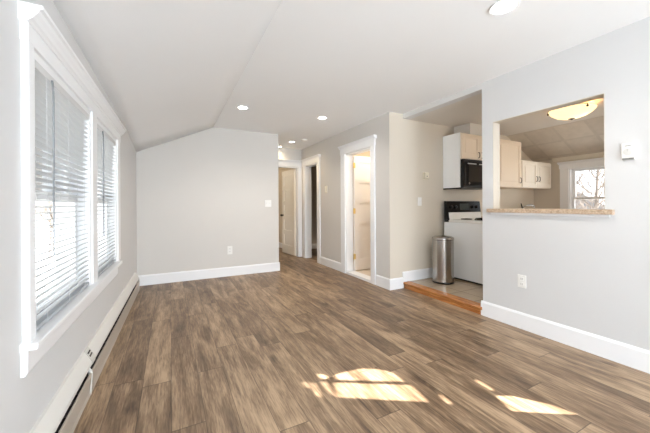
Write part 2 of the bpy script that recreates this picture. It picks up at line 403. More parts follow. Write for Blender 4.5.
# ------------------------------------------------------------------ baseboards
def bb_prof(h, t=.015): return [(0, 0), (t, 0), (t, h-.018), (t-.006, h-.006), (t-.009, h), (0, h)]
BH = .152
def base_x(b, xf, sgn, ya, yb, h=BH, z=0):
    b.prism([(xf+sgn*p[0], z+p[1]) for p in bb_prof(h)], 'y', ya, yb)
def base_y(b, yf, sgn, xa, xb, h=BH, z=0):
    b.prism([(yf+sgn*p[0], z+p[1]) for p in bb_prof(h)], 'x', xa, xb)
b = MB(); base_x(b, XR, -1, YREAR, YE+.0143); base_y(b, YE, 1, XR-.0146, XR2)
struct(b.build('baseboard_right', M_TRIM), 'tall white baseboard along the partition wall', 'baseboard')
b = MB(); base_y(b, YB, -1, -.46, XBE+.0143); base_x(b, XBE, 1, YB-.0146, YB+.12)
struct(b.build('baseboard_back', M_TRIM), 'tall white baseboard along the end wall', 'baseboard')
b = MB(); base_x(b, XH, -1, YK-.0143, 3.52); base_x(b, XH, -1, 4.49, 5.34)
base_y(b, YK, -1, XH-.0146, 2.89)
struct(b.build('baseboard_hall', M_TRIM), 'white baseboard along the hall wall and round its corner', 'baseboard')
b = MB(); base_y(b, YK, -1, 2.885, 3.64, BH-.01, ZK)
struct(b.build('baseboard_kitchen', M_TRIM), 'white baseboard stepping up behind the trash can', 'baseboard')
b = MB(); base_x(b, 2.72, -1, YF+.14, 9.4, .14)
struct(b.build('baseboard_bedroom', M_TRIM), 'white baseboard in the room behind the open hall door', 'baseboard')
b = MB(); base_y(b, 7.3, -1, 2.87, 3.75, .14)
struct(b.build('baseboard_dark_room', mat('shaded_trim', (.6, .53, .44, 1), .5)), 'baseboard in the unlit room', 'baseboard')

# ------------------------------------------------------------------ left windows
t = empty('trim_4', LO, 'white window casing with crown head and deep sill around both left windows', 'window trim', kind='structure', rz=-LA)
b = MB()
for a, c in ((1.565, 1.617), (2.535, 2.665), (3.485, 3.615)): b.box(0, .025, a, c, .632, 1.81, .004)
for a, c in ((1.617, 1.655), (2.50, 2.535), (2.665, 2.70), (3.445, 3.485)): b.box(-.012, .014, a, c, .632, 1.81, .003)
b.box(-.012, .014, 1.655, 3.445, 1.775, 1.81)
b.build('casing', M_TRIM, t)
MB().box(0, .026, 1.558, 3.635, 1.808, 1.882, .003).build('head_board', M_TRIM, t)
p = [(0, 1.880), (.030, 1.880), (.036, 1.888), (.044, 1.893), (.050, 1.904), (.060, 1.917), (.064, 1.928), (.074, 1.933), (.074, 1.947), (0, 1.947)]
MB().prism(p, 'y', 1.545, 3.65).build('crown', M_TRIM, t)
MB().box(-.14, .054, 1.545, 3.52, .606, .633, .008).build('sill', M_TRIM, t)
MB().prism([(0, .505), (.012, .505), (.020, .52), (.022, .606), (0, .606)], 'y', 1.555, 3.48).build('apron', M_TRIM, t)

def left_window(name, y0, y1, label):
    t = empty(name, LO, label, 'window', kind='structure', rz=-LA)
    b = MB()
    b.box(-.16, -.012, y0-.01, y0+.02, .633, 1.80).box(-.16, -.012, y1-.02, y1+.01, .633, 1.80).box(-.16, -.012, y0, y1, 1.775, 1.81)
    b.build('window_frame', M_TRIM, t)
    zm = 1.22
    b = MB()
    for (za, zb, xa, xb) in ((.633, zm+.02, -.085, -.05), (zm-.02, 1.78, -.125, -.09)):
        b.box(xa, xb, y0+.02, y0+.065, za, zb).box(xa, xb, y1-.065, y1-.02, za, zb)
        b.box(xa, xb, y0+.02, y1-.02, za, za+.055 if za < 1 else za+.04).box(xa, xb, y0+.02, y1-.02, zb-.045, zb)
    b.build('sash', M_TRIM, t)
    b = MB().quad((-.066, y0+.03, .7), (-.066, y1-.03, .7), (-.066, y1-.03, zm), (-.066, y0+.03, zm))
    b.quad((-.107, y0+.03, zm), (-.107, y1-.03, zm), (-.107, y1-.03, 1.75), (-.107, y0+.03, 1.75))
    b.build('pane', M_GLASS, t)
left_window('window_1', *W1, 'near double-hung window behind the first blind')
left_window('window_2', *W2, 'far double-hung window behind the second blind')

def blind(y0, y1, label, tilt=math.radians(14)):
    t = empty('window_blind', LO, label, 'blind', rz=-LA)
    MB().box(-.022, .014, y0, y1, 1.742, 1.776, .004).build('headrail', M_BLIND, t)
    b = MB(); z = .682; W = .0175; xc = -.004
    while z < 1.735:
        pts = []
        for k in (-1, -.4, .4, 1):
            dx = k*W; dz = .003*(1-k*k)
            pts.append((xc+dx*math.cos(tilt)-dz*math.sin(tilt), z+dx*math.sin(tilt)+dz*math.cos(tilt)))
        pr = pts+[(p[0]+.0001, p[1]-.0014) for p in pts[::-1]]
        b.prism(pr, 'y', y0+.004, y1-.004); z += .0300
    b.build('slats', M_BLIND, t)
    MB().box(-.019, .012, y0+.003, y1-.003, .640, .660, .004).build('bottom_rail', mat('blind_rail', (.40, .43, .46, 1), .4), t)
    for fy in (.14, .5, .86):
        y = y0+(y1-y0)*fy
        b = MB(); b.tube([(.0138, y, 1.75), (.0138, y, .65)], .0009, 5).tube([(-.0215, y, 1.75), (-.0215, y, .65)], .0009, 5); b.build('ladder_cord', M_BLIND, t)
    wy = y0+.17
    b = MB(); b.tube([(.018, wy, 1.752), (.022, wy, 1.70), (.022, wy, .93)], .0042, 8); b.build('tilt_wand', mat('clear_wand', (.22, .23, .24, 1), .15), t)
    return t
blind(1.66, 2.495, 'white slatted blind on the near left window')
blind(2.705, 3.44, 'white slatted blind on the window nearer the end wall')

# baseboard heater along the left wall
ht = empty('baseboard_heater', LO, 'long cream baseboard heater under the left windows', 'heater', rz=-LA)
Y0h, Y1h = -1.5, 4.86
MB().prism([(.001, .02), (.006, .02), (.006, .232), (.043, .178), (.047, .164), (.052, .164), (.050, .184), (.014, .248), (.001, .25)], 'y', Y0h, Y1h).build('back_cover', M_HEAT, ht)
MB().prism([(.042, .016), (.048, .0), (.056, .0), (.056, .016), (.053, .026), (.063, .128), (.061, .142), (.055, .142), (.057, .128), (.047, .030)], 'y', Y0h, Y1h-.04).build('front_panel', M_HEATF, ht)
b = MB()
for k in range(60): b.box(.014, .044, Y0h+.1+k*.1, Y0h+.104+k*.1, .05, .12)
b.box(.008, .042, Y0h+.02, Y1h-.05, .03, .045).box(.0062, .0075, Y0h+.02, Y1h-.05, .05, .15)
b.tube([(.028, Y0h+.02, .085), (.028, Y1h-.05, .085)], .011, 8); b.build('fin_tube', M_DARK, ht)
MB().prism([(.009, .2495), (.0145, .250), (.0515, .185), (.0535, .162), (.052, .162), (.0502, .184), (.014, .2485)], 'y', 2.36, 2.44).build('splice_plate', mat('splice_enamel', (.58, .57, .53, 1), .4), ht)
b = MB()
for i in range(2):
    for k in range(4): b.box(.024+i*.010, .030+i*.010, 2.375+k*.014, 2.383+k*.014, .2235-i*.0178, .2335-i*.0178)
b.build('vent_mark', M_DARK, ht)
MB().prism([(.001, 0), (.056, 0), (.065, .135), (.05, .185), (.014, .251), (.001, .251)], 'y', Y1h-.03, Y1h+.001).build('end_cap', M_HEAT, ht)
MB().prism([(.046, .002), (.0585, .002), (.0665, .145), (.046, .17)], 'y', 2.30, 2.312).build('joint_strip', M_HEAT, ht)

# ------------------------------------------------------------------ pass-through ledge
t = empty('trim_5', (0, 0, 0), 'tan speckled laminate ledge of the pass-through', 'ledge', kind='structure')
MB().box(XR-.045, XR2+.14, .975, 1.955, 1.082, 1.120, .008).build('ledge_top', M_STONE, t)
b = MB(); b.box(XR+.001, XR2-.001, OP[1]-.004, OP[1], 1.12, OP[3]).box(XR+.001, XR2-.001, OP[0], OP[0]+.004, 1.12, OP[3]).box(XR+.001, XR2-.001, OP[0]+.004, OP[1]-.004, OP[3]-.004, OP[3]); b.build('reveal_lining', M_WALL_WARM, t)  # thin sheets added to tone the reveal tan
MB().box(XR-.01, XR-.001, 1.0, 1.93, 1.062, 1.083, .002).build('ledge_moulding', M_TRIM, t)

# ------------------------------------------------------------------ doorways
def door_casing_x(name, xf, ya, yb, zt, label, near=.105, far=.13, depth=.13):
    t = empty(name, (0, 0, 0), label, 'door trim', kind='structure')
    MB().box(xf-.022, xf-.0005, ya-near, ya, 0, zt+.005, .003).build('casing', M_TRIM, t)
    MB().box(xf-.022, xf-.0005, yb, yb+far, 0, zt+.005, .003).build('casing', M_TRIM, t)
    MB().box(xf-.026, xf-.0005, ya-near-.008, yb+far+.008, zt+.004, zt+.10, .002).build('head_board', M_TRIM, t)
    p = [(xf, zt+.10), (xf-.03, zt+.10), (xf-.034, zt+.112), (xf-.05, zt+.132), (xf-.056, zt+.136), (xf-.056, zt+.150), (xf, zt+.150)]
    MB().prism(p, 'y', ya-near-.032, yb+far+.032).build('crown', M_TRIM, t)
    b = MB(); b.box(xf, xf+depth, ya, ya+.018, 0, zt).box(xf, xf+depth, yb-.018, yb, 0, zt).box(xf, xf+depth, ya+.018, yb-.018, zt-.018, zt)
    b.build('jamb', M_TRIM, t)
    return t
tb = door_casing_x('trim_6', XH, BD[0], BD[1], BD[3], 'white casing with crown head round the bathroom doorway', far=.14)
MB().box(XH-.015, XH+.135, BD[0]+.018, BD[1]-.018, 0, .040, .004).build('threshold', M_TRIM, tb)
door_casing_x('trim_7', XH, D2[0], D2[1], D2[3], 'white casing round the dark hall side doorway', near=.13, far=.13)
t = empty('trim_8', (0, 0, 0), 'white casing round the doorway at the end of the hall', 'door trim', kind='structure')
MB().box(D1[1], 2.663, YF-.022, YF-.0005, 0, 2.04, .003).build('casing', M_TRIM, t)
MB().box(XBE+.001, D1[0], YF-.022, YF-.0005, 0, 2.04, .003).build('casing', M_TRIM, t)
MB().box(XBE+.001, 2.663, YF-.026, YF-.0005, 2.039, 2.135, .002).build('head_board', M_TRIM, t)
MB().prism([(YF, 2.135), (YF-.03, 2.135), (YF-.05, 2.167), (YF-.056, 2.171), (YF-.056, 2.185), (YF, 2.185)], 'x', XBE+.001, 2.660).build('crown', M_TRIM, t)
b = MB(); b.box(D1[1]-.018, D1[1], YF, YF+.12, 0, 2.035).box(D1[0], D1[0]+.018, YF, YF+.12, 0, 2.035).box(D1[0]+.018, D1[1]-.018, YF, YF+.12, 2.017, 2.035); b.build('jamb', M_TRIM, t)

def panel_leaf(wd, ht_, th=.036, n=5, rail=.095, stile=.105, top=.11, bot=.2):
    """leaf: x 0..wd from the hinge, y 0..th, z 0..ht"""
    b = MB(); ph = (ht_-top-bot-(n-1)*rail)/n
    b.box(0, stile, 0, th, 0, ht_).box(wd-stile, wd, 0, th, 0, ht_)
    b.box(stile, wd-stile, 0, th, 0, bot).box(stile, wd-stile, 0, th, ht_-top, ht_)
    z = bot
    for k in range(n):
        if k: b.box(stile, wd-stile, 0, th, z-rail, z)
        b.box(stile, wd-stile, th/2-.004, th/2+.004, z, z+ph)
        for y0, y1, y2 in ((0.001, th/2-.004, .007), (th-.001, th/2+.004, th-.007)):
            m_ = .016
            for (xa, xb, za, zb) in ((stile, stile+m_, z, z+ph), (wd-stile-m_, wd-stile, z, z+ph)):
                b.box(xa, xb, min(y1, y2), max(y1, y2), za, zb)
            b.box(stile+m_, wd-stile-m_, min(y1, y2), max(y1, y2), z, z+m_).box(stile+m_, wd-stile-m_, min(y1, y2), max(y1, y2), z+ph-m_, z+ph)
        z += ph+rail
    return b
def hinge(par, x, y, z):
    b = MB().tube([(x, y, z-.045), (x, y, z+.045)], .008, 8).box(x-.018, x+.026, y-.0055, y-.002, z-.043, z+.043)
    b.lathe([(0, -.052), (.005, -.05), (.006, -.045), (0, -.044)], (x, y, z), 8); b.lathe([(0, .044), (.006, .045), (.005, .05), (0, .052)], (x, y, z), 8)
    return b.build('hinge', M_BRASS, par, smooth=True)
# hall end door: hinged on the right jamb, swung into the room
dl = empty('door_1', (2.570, YF+.125, .008), 'open cream five-panel door at the end of the hall', 'door', kind='structure', rz=math.radians(90+4.5))
panel_leaf(.70, 2.0).build('door_leaf', mat('door_cream', (.80, .74, .64, 1), .4), dl)
for y, sg in ((.036, 1), (0, -1)):
    b = MB().lathe([(0, 0), (.026, 0), (.026, .006*sg), (.010, .010*sg), (.009, .030*sg), (.024, .036*sg), (.029, .048*sg), (.024, .060*sg), (0, .064*sg)], (.645, y, .92), 20, 'y'); b.build('knob', M_BRONZE, dl, smooth=True)
# bathroom door, open against the far side
dl = empty('door_2', (XH+.136, BD[1]-.062, .045), 'open white five-panel bathroom door on brass hinges', 'door', kind='structure')
panel_leaf(.70, 1.965, .038, 5, .085, .10, .10, .18).build('door_leaf', mat('door_white', (.86, .82, .78, 1), .38), dl)
for z in (.24, 1.02, 1.80): hinge(dl, -.012, -.004, z)
b = MB().lathe([(0, 0), (.026, 0), (.026, -.006), (.010, -.010), (.009, -.030), (.024, -.036), (.029, -.048), (.024, -.060), (0, -.064)], (.645, 0, .90), 20, 'y'); b.build('knob', M_BRASS, dl, smooth=True)

# ------------------------------------------------------------------ kitchen window
t = empty('window_3', (0, 0, 0), 'bright kitchen double-hung window seen through the pass-through', 'window', kind='structure')
b = MB(); y0, y1, z0, z1 = KW
b.box(XK-.0005, XK+.14, y0, y0+.02, z0, z1).box(XK-.0005, XK+.14, y1-.02, y1, z0, z1).box(XK-.0005, XK+.14, y0+.02, y1-.02, z1-.02, z1).box(XK-.03, XK+.14, y0+.02, y1-.02, z0, z0+.02)
b.build('window_frame', M_TRIM, t)
b = MB(); zm = 1.262
for za, zb, xa, xb in ((z0+.02, zm+.018, XK+.05, XK+.08), (zm-.018, z1-.02, XK+.085, XK+.115)):
    b.box(xa, xb, y0+.02, y0+.06, za, zb).box(xa, xb, y1-.06, y1-.02, za, zb).box(xa, xb, y0+.06, y1-.06, za, za+.036).box(xa, xb, y0+.06, y1-.06, zb-.036, zb)
b.build('sash', M_TRIM, t)
MB().quad((XK+.065, y0+.05, z0+.04), (XK+.065, y1-.05, z0+.04), (XK+.065, y1-.05, zm), (XK+.065, y0+.05, zm)).quad((XK+.1, y0+.05, zm), (XK+.1, y1-.05, zm), (XK+.1, y1-.05, z1-.04), (XK+.1, y0+.05, z1-.04)).build('pane', M_GLASS, t)
t = empty('trim_9', (0, 0, 0), 'white casing and head round the kitchen window', 'window trim', kind='structure')
MB().box(XK-.022, XK-.001, y1-.005, y1+.125, z0-.03, z1, .003).build('casing', M_TRIM, t)
MB().box(XK-.022, XK-.001, y0-.13, y0+.005, z0-.03, z1, .003).build('casing', M_TRIM, t)
MB().box(XK-.026, XK-.001, y0-.14, y1+.135, z1, z1+.075, .003).build('head_board', M_TRIM, t)
MB().box(XK-.06, XK-.001, y0-.16, y1+.14, z0-.055, z0-.03, .004).build('sill', M_TRIM, t)
p = [(XK, 1.86), (XK-.03, 1.86), (XK-.045, 1.88), (XK-.06, 1.886), (XK-.06, 1.90), (XK, 1.90)]
MB().prism(p, 'y', y0-.15, y1+.15).build('crown', M_TRIM, t)
struct(MB().prism([(XK, 1.93), (XK-.015, 1.93), (XK-.03, 1.955), (XK-.045, 1.965), (XK-.045, 1.988), (XK, 1.988)], 'y', .81, YK-.33).build('trim_10', mat('cream_trim', (.74, .68, .58, 1), .4)), 'cream moulding where the kitchen slope meets the window wall', 'moulding')

# ------------------------------------------------------------------ unseen sun window in the partition; added panel shapes the sun patches
def sunpt(X, Y):
    L = (XR+.05-X)/.8; return (Y-.6*L, SUN_TAN*L)
holes = [
 [(.98, 1.783), (1.07, 1.787), (1.202, 1.77), (1.30, 1.715), (1.36, 1.635), (1.37, 1.498), (.972, 1.735)],
 [(.94, 1.720), (1.378, 1.456), (1.350, 1.278), (.888, 1.574)],
 [(.886, 1.86), (.942, 1.82), (.942, 1.755), (.889, 1.795)],
 [(.874, 1.762), (.912, 1.741), (.897, 1.588), (.87, 1.616)],
 [(.806, 1.795), (.836, 1.773), (.815, 1.618), (.788, 1.638)],
 [(.766, 1.822), (.792, 1.802), (.781, 1.724), (.761, 1.744)],
 [(1.447, 1.317), (1.472, 1.292), (1.46, 1.202), (1.428, 1.218)],
 [(1.744, 1.14), (1.833, 1.093), (1.955, .943), (1.999, .815), (1.90, .875), (1.693, 1.01)],
 [(1.775, 1.315), (1.811, 1.29), (1.796, 1.165), (1.763, 1.183)],
]
import mathutils
b = bmesh.new()
outer = [(SW[0], SW[2]), (SW[1], SW[2]), (SW[1], SW[3]), (SW[0], SW[3])]
polys = [outer]+[[sunpt(*p) for p in h] for h in holes]
verts2, loops, k = [], [], 0
for pl in polys:
    verts2 += pl
edges = []; k = 0
for pl in polys:
    n_ = len(pl); edges += [(k+i, k+(i+1) % n_) for i in range(n_)]; k += n_
co, ed, fa, *_ = mathutils.geometry.delaunay_2d_cdt([Vector(v) for v in verts2], edges, [], 2, 1e-6)
def inside(p, pl):
    r = False; n_ = len(pl)
    for i in range(n_):
        a, c = pl[i], pl[(i+1) % n_]
        if (a[1] > p[1]) != (c[1] > p[1]) and p[0] < (c[0]-a[0])*(p[1]-a[1])/(c[1]-a[1])+a[0]: r = not r
    return r
panel, glass = MB(), MB()
pv = [panel.bm.verts.new((XR+.05, q.x, q.y)) for q in co]; gv = [glass.bm.verts.new((XR+.052, q.x, q.y)) for q in co]
for fc in fa:
    ctr = sum((co[i] for i in fc), Vector((0, 0)))/len(fc)
    if not inside(ctr, outer): continue
    if any(inside(ctr, h) for h in polys[1:]): glass.bm.faces.new([gv[i] for i in fc])
    else: panel.bm.faces.new([pv[i] for i in fc])
t = empty('window_4', (0, 0, 0), 'unseen side window in the partition with an added panel cut to shape the sun patches', 'window', kind='structure')
o = panel.build('sun_mask', M_TRIM, t); sm = o.modifiers.new('thick', 'SOLIDIFY'); sm.thickness = .012; sm.offset = 0
glass.build('pane', M_GLASS, t)

# front window of the room
t = empty('window_5', (0, 0, 0), 'wide front window of the living room', 'window', kind='structure')
b = MB(); x0, x1, z0, z1 = RWN
for xa in (x0, (x0+x1)/2-.03, x1-.06): b.box(xa, xa+.06, YREAR-.1, YREAR-.02, z0, z1)
b.box(x0, x1, YREAR-.1, YREAR-.02, z0, z0+.06).box(x0, x1, YREAR-.1, YREAR-.02, z1-.06, z1).box(x0, x1, YREAR-.09, YREAR-.03, 1.4, 1.44)
b.build('window_frame', M_TRIM, t)
MB().quad((x0, YREAR-.06, z0), (x1, YREAR-.06, z0), (x1, YREAR-.06, z1), (x0, YREAR-.06, z1)).build('pane', M_GLASS, t)

# ------------------------------------------------------------------ ceiling lights
def downlight(x, y, r, label, power, z=H, col=(1, .91, .80)):
    t = empty('recessed_light', (x, y, z), label, 'ceiling light', 'recessed lights in the white ceiling')
    MB().lathe([(r*.80, -.001), (r*.82, -.007), (r*.95, -.010), (r, -.006), (r, -.0005), (r*.8, -.0005)], seg=36).build('trim_ring', M_TRIM, t, smooth=True)
    MB().lathe([(0, -.0045), (r*.79, -.0045), (r*.79, -.001), (0, -.001)], seg=36).build('lens', M_LENS, t)
    l = bpy.data.lights.new('downlight_beam', 'SPOT'); l.energy = power; l.spot_size = math.radians(150); l.spot_blend = .8; l.shadow_soft_size = .06; l.color = col
    o = bpy.data.objects.new('downlight_beam', l); COL.objects.link(o); o.location = (x, y, z-.03)
    return t
downlight(1.915, 1.175, .088, 'recessed light in the ceiling nearest the pass-through wall', 26)
downlight(.839, 3.925, .072, 'recessed light beside the ceiling bend near the end wall', 26)
downlight(1.966, 3.867, .068, 'recessed light in the ceiling in front of the hall', 24)
downlight(2.16, 5.60, .068, 'recessed light inside the hall ceiling', 15, col=(1, .76, .48))
downlight(2.10, 6.17, .05, 'recessed light at the hall end above the open door', 5, col=(1, .76, .48))
t = empty('smoke_detector', (2.30, 5.31, H), 'round white smoke detector beside the hall ceiling light', 'smoke detector')
MB().lathe([(.052, -.0005), (.055, -.012), (.05, -.026), (.03, -.034), (0, -.035)], seg=28).build('cover', M_PLATE, t, smooth=True)
MB().lathe([(.058, -.0003), (.06, -.006), (.05, -.0075), (0, -.0075)], seg=28).build('base_plate', M_PLATE, t, smooth=True)

downlight(3.95, 1.25, .075, 'added fill light in the kitchen ceiling, unseen behind the partition', 16, z=KC)  # downlight added out of view to brighten the stove side

# kitchen bowl lamp
KX, KY, KZ = 4.40, 1.87, KC
t = empty('bowl_lamp', (KX, KY, KZ), 'glowing amber glass bowl lamp on the kitchen ceiling', 'ceiling light')
R0 = .235
prof = [(R0, -.055), (R0*.97, -.072), (R0*.84, -.102), (R0*.64, -.132), (R0*.38, -.154), (.02, -.164)]
MB().lathe(prof+[(.02, -.158), (R0*.37, -.148), (R0*.62, -.126), (R0*.82, -.097), (R0*.94, -.070), (R0*.97, -.055)], seg=44).build('glass_bowl', M_GLOW, t, smooth=True)
MB().lathe([(0, -.178), (.012, -.176), (.016, -.168), (.034, -.166), (.034, -.160), (0, -.159)], seg=20).build('finial', M_BRONZE, t, smooth=True)
MB().lathe([(0, -.0005), (.10, -.0005), (.10, -.018), (.02, -.03), (.015, -.05), (.015, -.158), (0, -.158)], seg=24).build('stem', M_BRONZE, t, smooth=True)
for k in range(3):
    a = math.radians(215+120*k)+.45; dx, dy = math.cos(a), math.sin(a)
    b = MB(); b.tube([(dx*.09, dy*.09, -.012), (dx*R0*.99, dy*R0*.99, -.048), (dx*R0*1.01, dy*R0*1.01, -.072)], .005, 8)
    b.lathe([(0, -.013), (.010, -.010), (.012, 0), (.010, .010), (0, .013)], (dx*R0*.99, dy*R0*.99, -.076), 12); b.build('clip', M_BRONZE, t, smooth=True)
l = bpy.data.lights.new('bowl_lamp_bulb', 'POINT'); l.energy = 24; l.color = (1, .74, .45); l.shadow_soft_size = .08
o = bpy.data.objects.new('bowl_lamp_bulb', l); COL.objects.link(o); o.location = (KX, KY, KZ-.07)

# lamps of the side rooms, plus a fill added to the dark one
def bulb(name, loc, e, col):
    l = bpy.data.lights.new(name, 'POINT'); l.energy = e; l.color = col; l.shadow_soft_size = .1
    o = bpy.data.objects.new(name, l); COL.objects.link(o); o.location = loc
bulb('bathroom_lamp', (3.35, 3.98, 2.18), 15, (1, .86, .68))
bulb('bedroom_lamp', (1.5, 8.2, 2.1), 7, (1, .82, .60))
bulb('dark_room_fill', (3.4, 5.4, 2.0), 1.0, (1, .75, .45))

# ------------------------------------------------------------------ kitchen units
def pull(par, x, y, z, L=.085, mtl=None):
    b = MB(); b.tube([(x, y, z-L/2), (x, y-.022, z-L/2+.008), (x, y-.026, z), (x, y-.022, z+L/2-.008), (x, y, z+L/2)], .0055, 8)
    return b.build('handle', mtl or M_BRONZE, par, smooth=True)
def raised_door(par, x0, x1, yf, z0, z1, m, fr=.06):
    b = MB(); y0 = yf
    b.box(x0, x0+fr, y0, y0+.019, z0, z1, .003).box(x1-fr, x1, y0, y0+.019, z0, z1, .003)
    b.box(x0+fr, x1-fr, y0, y0+.019, z0, z0+fr, .003).box(x0+fr, x1-fr, y0, y0+.019, z1-fr, z1, .003)
    b.box(x0+fr-.002, x1-fr+.002, y0+.009, y0+.016, z0+fr-.002, z1-fr+.002)
    b.box(x0+fr+.022, x1-fr-.022, y0+.002, y0+.012, z0+fr+.022, z1-fr-.022, .006)
    return b.build('door', m, par)
YCF = 2.905
def wall_cabinet(name, x0, x1, z0, z1, doors, m, label, side_m=None, side_z=None):
    t = empty(name, (0, 0, 0), label, 'cabinet')
    b = MB().box(x0+.018, x1, YCF+.02, YK-.002, z0, z1); b.build('carcass', m, t)
    MB().box(x0, x0+.0175, YCF+.018, YK-.002, side_z if side_z else z0, z1, .002).build('side_panel', side_m or m, t)
    ds = []
    for a, c in doors: ds.append(raised_door(t, a, c, YCF-.001, z0+.012, z1-.012, m))
    return t, ds
t, ds = wall_cabinet('wall_cabinet', 3.70, 4.54, 1.825, 2.203, [(3.722, 4.122), (4.128, 4.53)], M_CREAM, 'cream upper cabinet above the microwave with a white side panel', M_WHITE, 1.412)
pull(ds[0], 4.085, YCF-.001, 1.90); pull(ds[1], 4.165, YCF-.001, 1.90)
t, ds = wall_cabinet('wall_cabinet', 4.545, 5.195, 1.44, 2.203, [(4.555, 5.183)], M_CREAM, 'tall single-door cream upper cabinet framed by the pass-through')
pull(ds[0], 5.145, YCF-.001, 1.56)
for z in (1.50, 2.08): MB().box(4.549, 4.560, YCF-.006, YCF+.004, z, z+.06).build('hinge', M_BRONZE, ds[0])
t, ds = wall_cabinet('wall_cabinet', 5.205, 6.115, 1.445, 1.905, [(5.215, 5.655), (5.661, 6.10)], M_CREAM2, 'low two-door ivory upper cabinet under the kitchen slope')
pull(ds[0], 5.62, YCF-.001, 1.60); pull(ds[1], 5.695, YCF-.001, 1.60)

# microwave
t = empty('microwave', (3.7195, 2.845, 1.405), 'black over-range microwave above the white stove', 'microwave')
MB().box(0, .745, .035, .372, 0, .415, .004).build('body', M_BLKPL, t)
MB().box(-.0195, .0, .06, .372, -.012, .006, .001).build('base_plate', M_BLKPL, t)
MB().box(0, .595, 0, .034, .035, .375, .005).build('door', M_BLACK, t)
MB().box(.07, .50, -.0015, .001, .09, .32).build('window', mat('smoked_glass', (.03, .026, .024, 1), .06), t)
MB().box(.60, .745, .002, .034, .035, .375, .004).build('control_panel', M_BLACK, t)
b = MB()
for z in (.384, .395, .406): b.box(.03, .72, .02, .036, z, z+.005)
b.build('vent_grille', M_DARK, t)
MB().tube([(.575, .0, .08), (.575, -.03, .1), (.575, -.034, .2), (.575, -.03, .31), (.575, 0, .33)], .009, 10).build('handle', M_BLKPL, t, smooth=True)
b = MB().box(.05, .24, -.001, .002, .340, .354); b.box(.30, .42, -.001, .002, .340, .354); b.build('trim_strip', mat('grey_strip', (.45, .45, .44, 1), .3), t)
MB().lathe([(0, -.001), (.016, -.001), (.016, .001), (0, .001)], (.085, 0, .065), 16, 'y').build('badge', M_CHROME, t)
for z in range(4):
    for k in range(3): MB().box(.61+k*.044, .645+k*.044, -.0005, .003, .08+z*.045, .112+z*.045, .003).build('button', mat('grey_key', (.10, .10, .10, 1), .4), t)
MB().box(.61, .735, -.0005, .003, .29, .34).build('display', mat('display', (.02, .05, .05, 1), .1), t)

# stove
SX, SYf = 3.662, 2.515
t = empty('stove', (SX, SYf, ZK), 'white freestanding kitchen stove with black control back beside the trash can', 'stove')
D, Wd, Hs = .655, .762, .845
MB().box(0, Wd, .02, D, .025, Hs-.025, .004).build('body', M_WHITE, t)
MB().box(.03, Wd-.03, .03, D-.03, -.0003, .025).build('toe_base', M_DARK, t)
b = MB().box(-.006, Wd+.006, -.005, D-.085, Hs-.024, Hs+.004, .008); b.box(.0, Wd, .0, D-.09, Hs+.004, Hs+.012, .003); b.build('cooktop', mat('cooktop_white', (.82, .81, .78, 1), .22), t)
for (ex, ey, r) in ((.20, .17, .10), (.56, .17, .08), (.20, .42, .08), (.56, .42, .10)):
    b = MB()
    b.lathe([(r+.02, .0125), (r+.022, .016), (r+.012, .0165), (r, .0135), (0, .0135)], (ex, ey, Hs), 28)
    e_ = b.build('drip_pan', M_CHROME, t, smooth=True)
    pts = [(ex+(.02+(r-.02)*i/60)*math.cos(i*.36), ey+(.02+(r-.02)*i/60)*math.sin(i*.36), Hs+.022) for i in range(61)]
    MB().tube(pts, .006, 6).build('coil', M_BLACK, e_, smooth=True)
MB().prism([(D-.085, Hs+.004), (D-.07, Hs+.05), (D-.045, Hs+.285), (D-.005, Hs+.29), (D, Hs+.28), (D, Hs-.02), (D-.085, Hs-.02)], 'x', 0, Wd).build('backguard', M_BLACK, t)
bgf = lambda z: D-.07+.025*(z-.05)/.235
MB().prism([(D-.089, Hs+.012), (D-.076, Hs+.118), (D-.05, Hs+.118), (D-.05, Hs+.012)], 'x', .022, Wd-.022).build('splash_panel', mat('cooktop_white', (.82, .81, .78, 1), .22), t)
for x in (.09, .19, .57, .67):
    b = MB(); b.lathe([(0, 0), (.024, 0), (.020, -.022), (.004, -.024), (0, -.024)], (x, bgf(.20)-.0005, Hs+.20), 20, 'y'); b.build('knob', M_BLKPL, t, smooth=True)
b = MB(); b.prism([(bgf(.15)-.001, Hs+.15), (bgf(.25)-.001, Hs+.25), (bgf(.25)+.002, Hs+.25), (bgf(.15)+.002, Hs+.15)], 'x', .28, .48); b.build('clock', mat('clock_face', (.05, .06, .06, 1), .1), t)
MB().box(.0, Wd, -.004, .018, .19, .78, .004).build('oven_door', M_WHITE, t)
MB().box(.12, Wd-.12, -.006, -.003, .36, .62).build('oven_window', M_BLACK, t)
MB().box(.0, Wd, -.004, .018, .03, .182, .004).build('drawer', M_WHITE, t)
MB().tube([(.06, -.004, .72), (.06, -.045, .72), (.38, -.05, .72), (Wd-.06, -.045, .72), (Wd-.06, -.004, .72)], .011, 10).build('handle', M_WHITE, t, smooth=True)

# base units and worktop behind the partition
t = empty('base_cabinet', (0, 0, 0), 'cream base cabinet run under the sink beside the stove', 'cabinet')
MB().box(4.445, XK-.002, 2.62, YK-.002, ZK+.09, .94).build('carcass', M_CREAM, t)
MB().box(4.445, XK-.002, 2.68, YK-.002, ZK, ZK+.09).build('plinth', M_DARK, t)
for k in range(4):
    x0 = 4.45+k*.42; d = raised_door(t, x0+.004, x0+.414, 2.60, ZK+.11, .925, M_CREAM); pull(d, x0+.06, 2.60, .82)
tag(MB().box(4.44, XK-.002, 2.58, YK-.002, .941, .978, .006).build('worktop', M_STONE), 'tan laminate worktop over the base cabinets', 'worktop')
t = empty('faucet', (5.42, 3.02, .978), 'chrome kitchen faucet peeking above the pass-through ledge', 'faucet')
MB().lathe([(0, 0), (.03, 0), (.03, .01), (.018, .02), (.016, .12), (0, .125)], seg=18).build('base', M_CHROME, t, smooth=True)
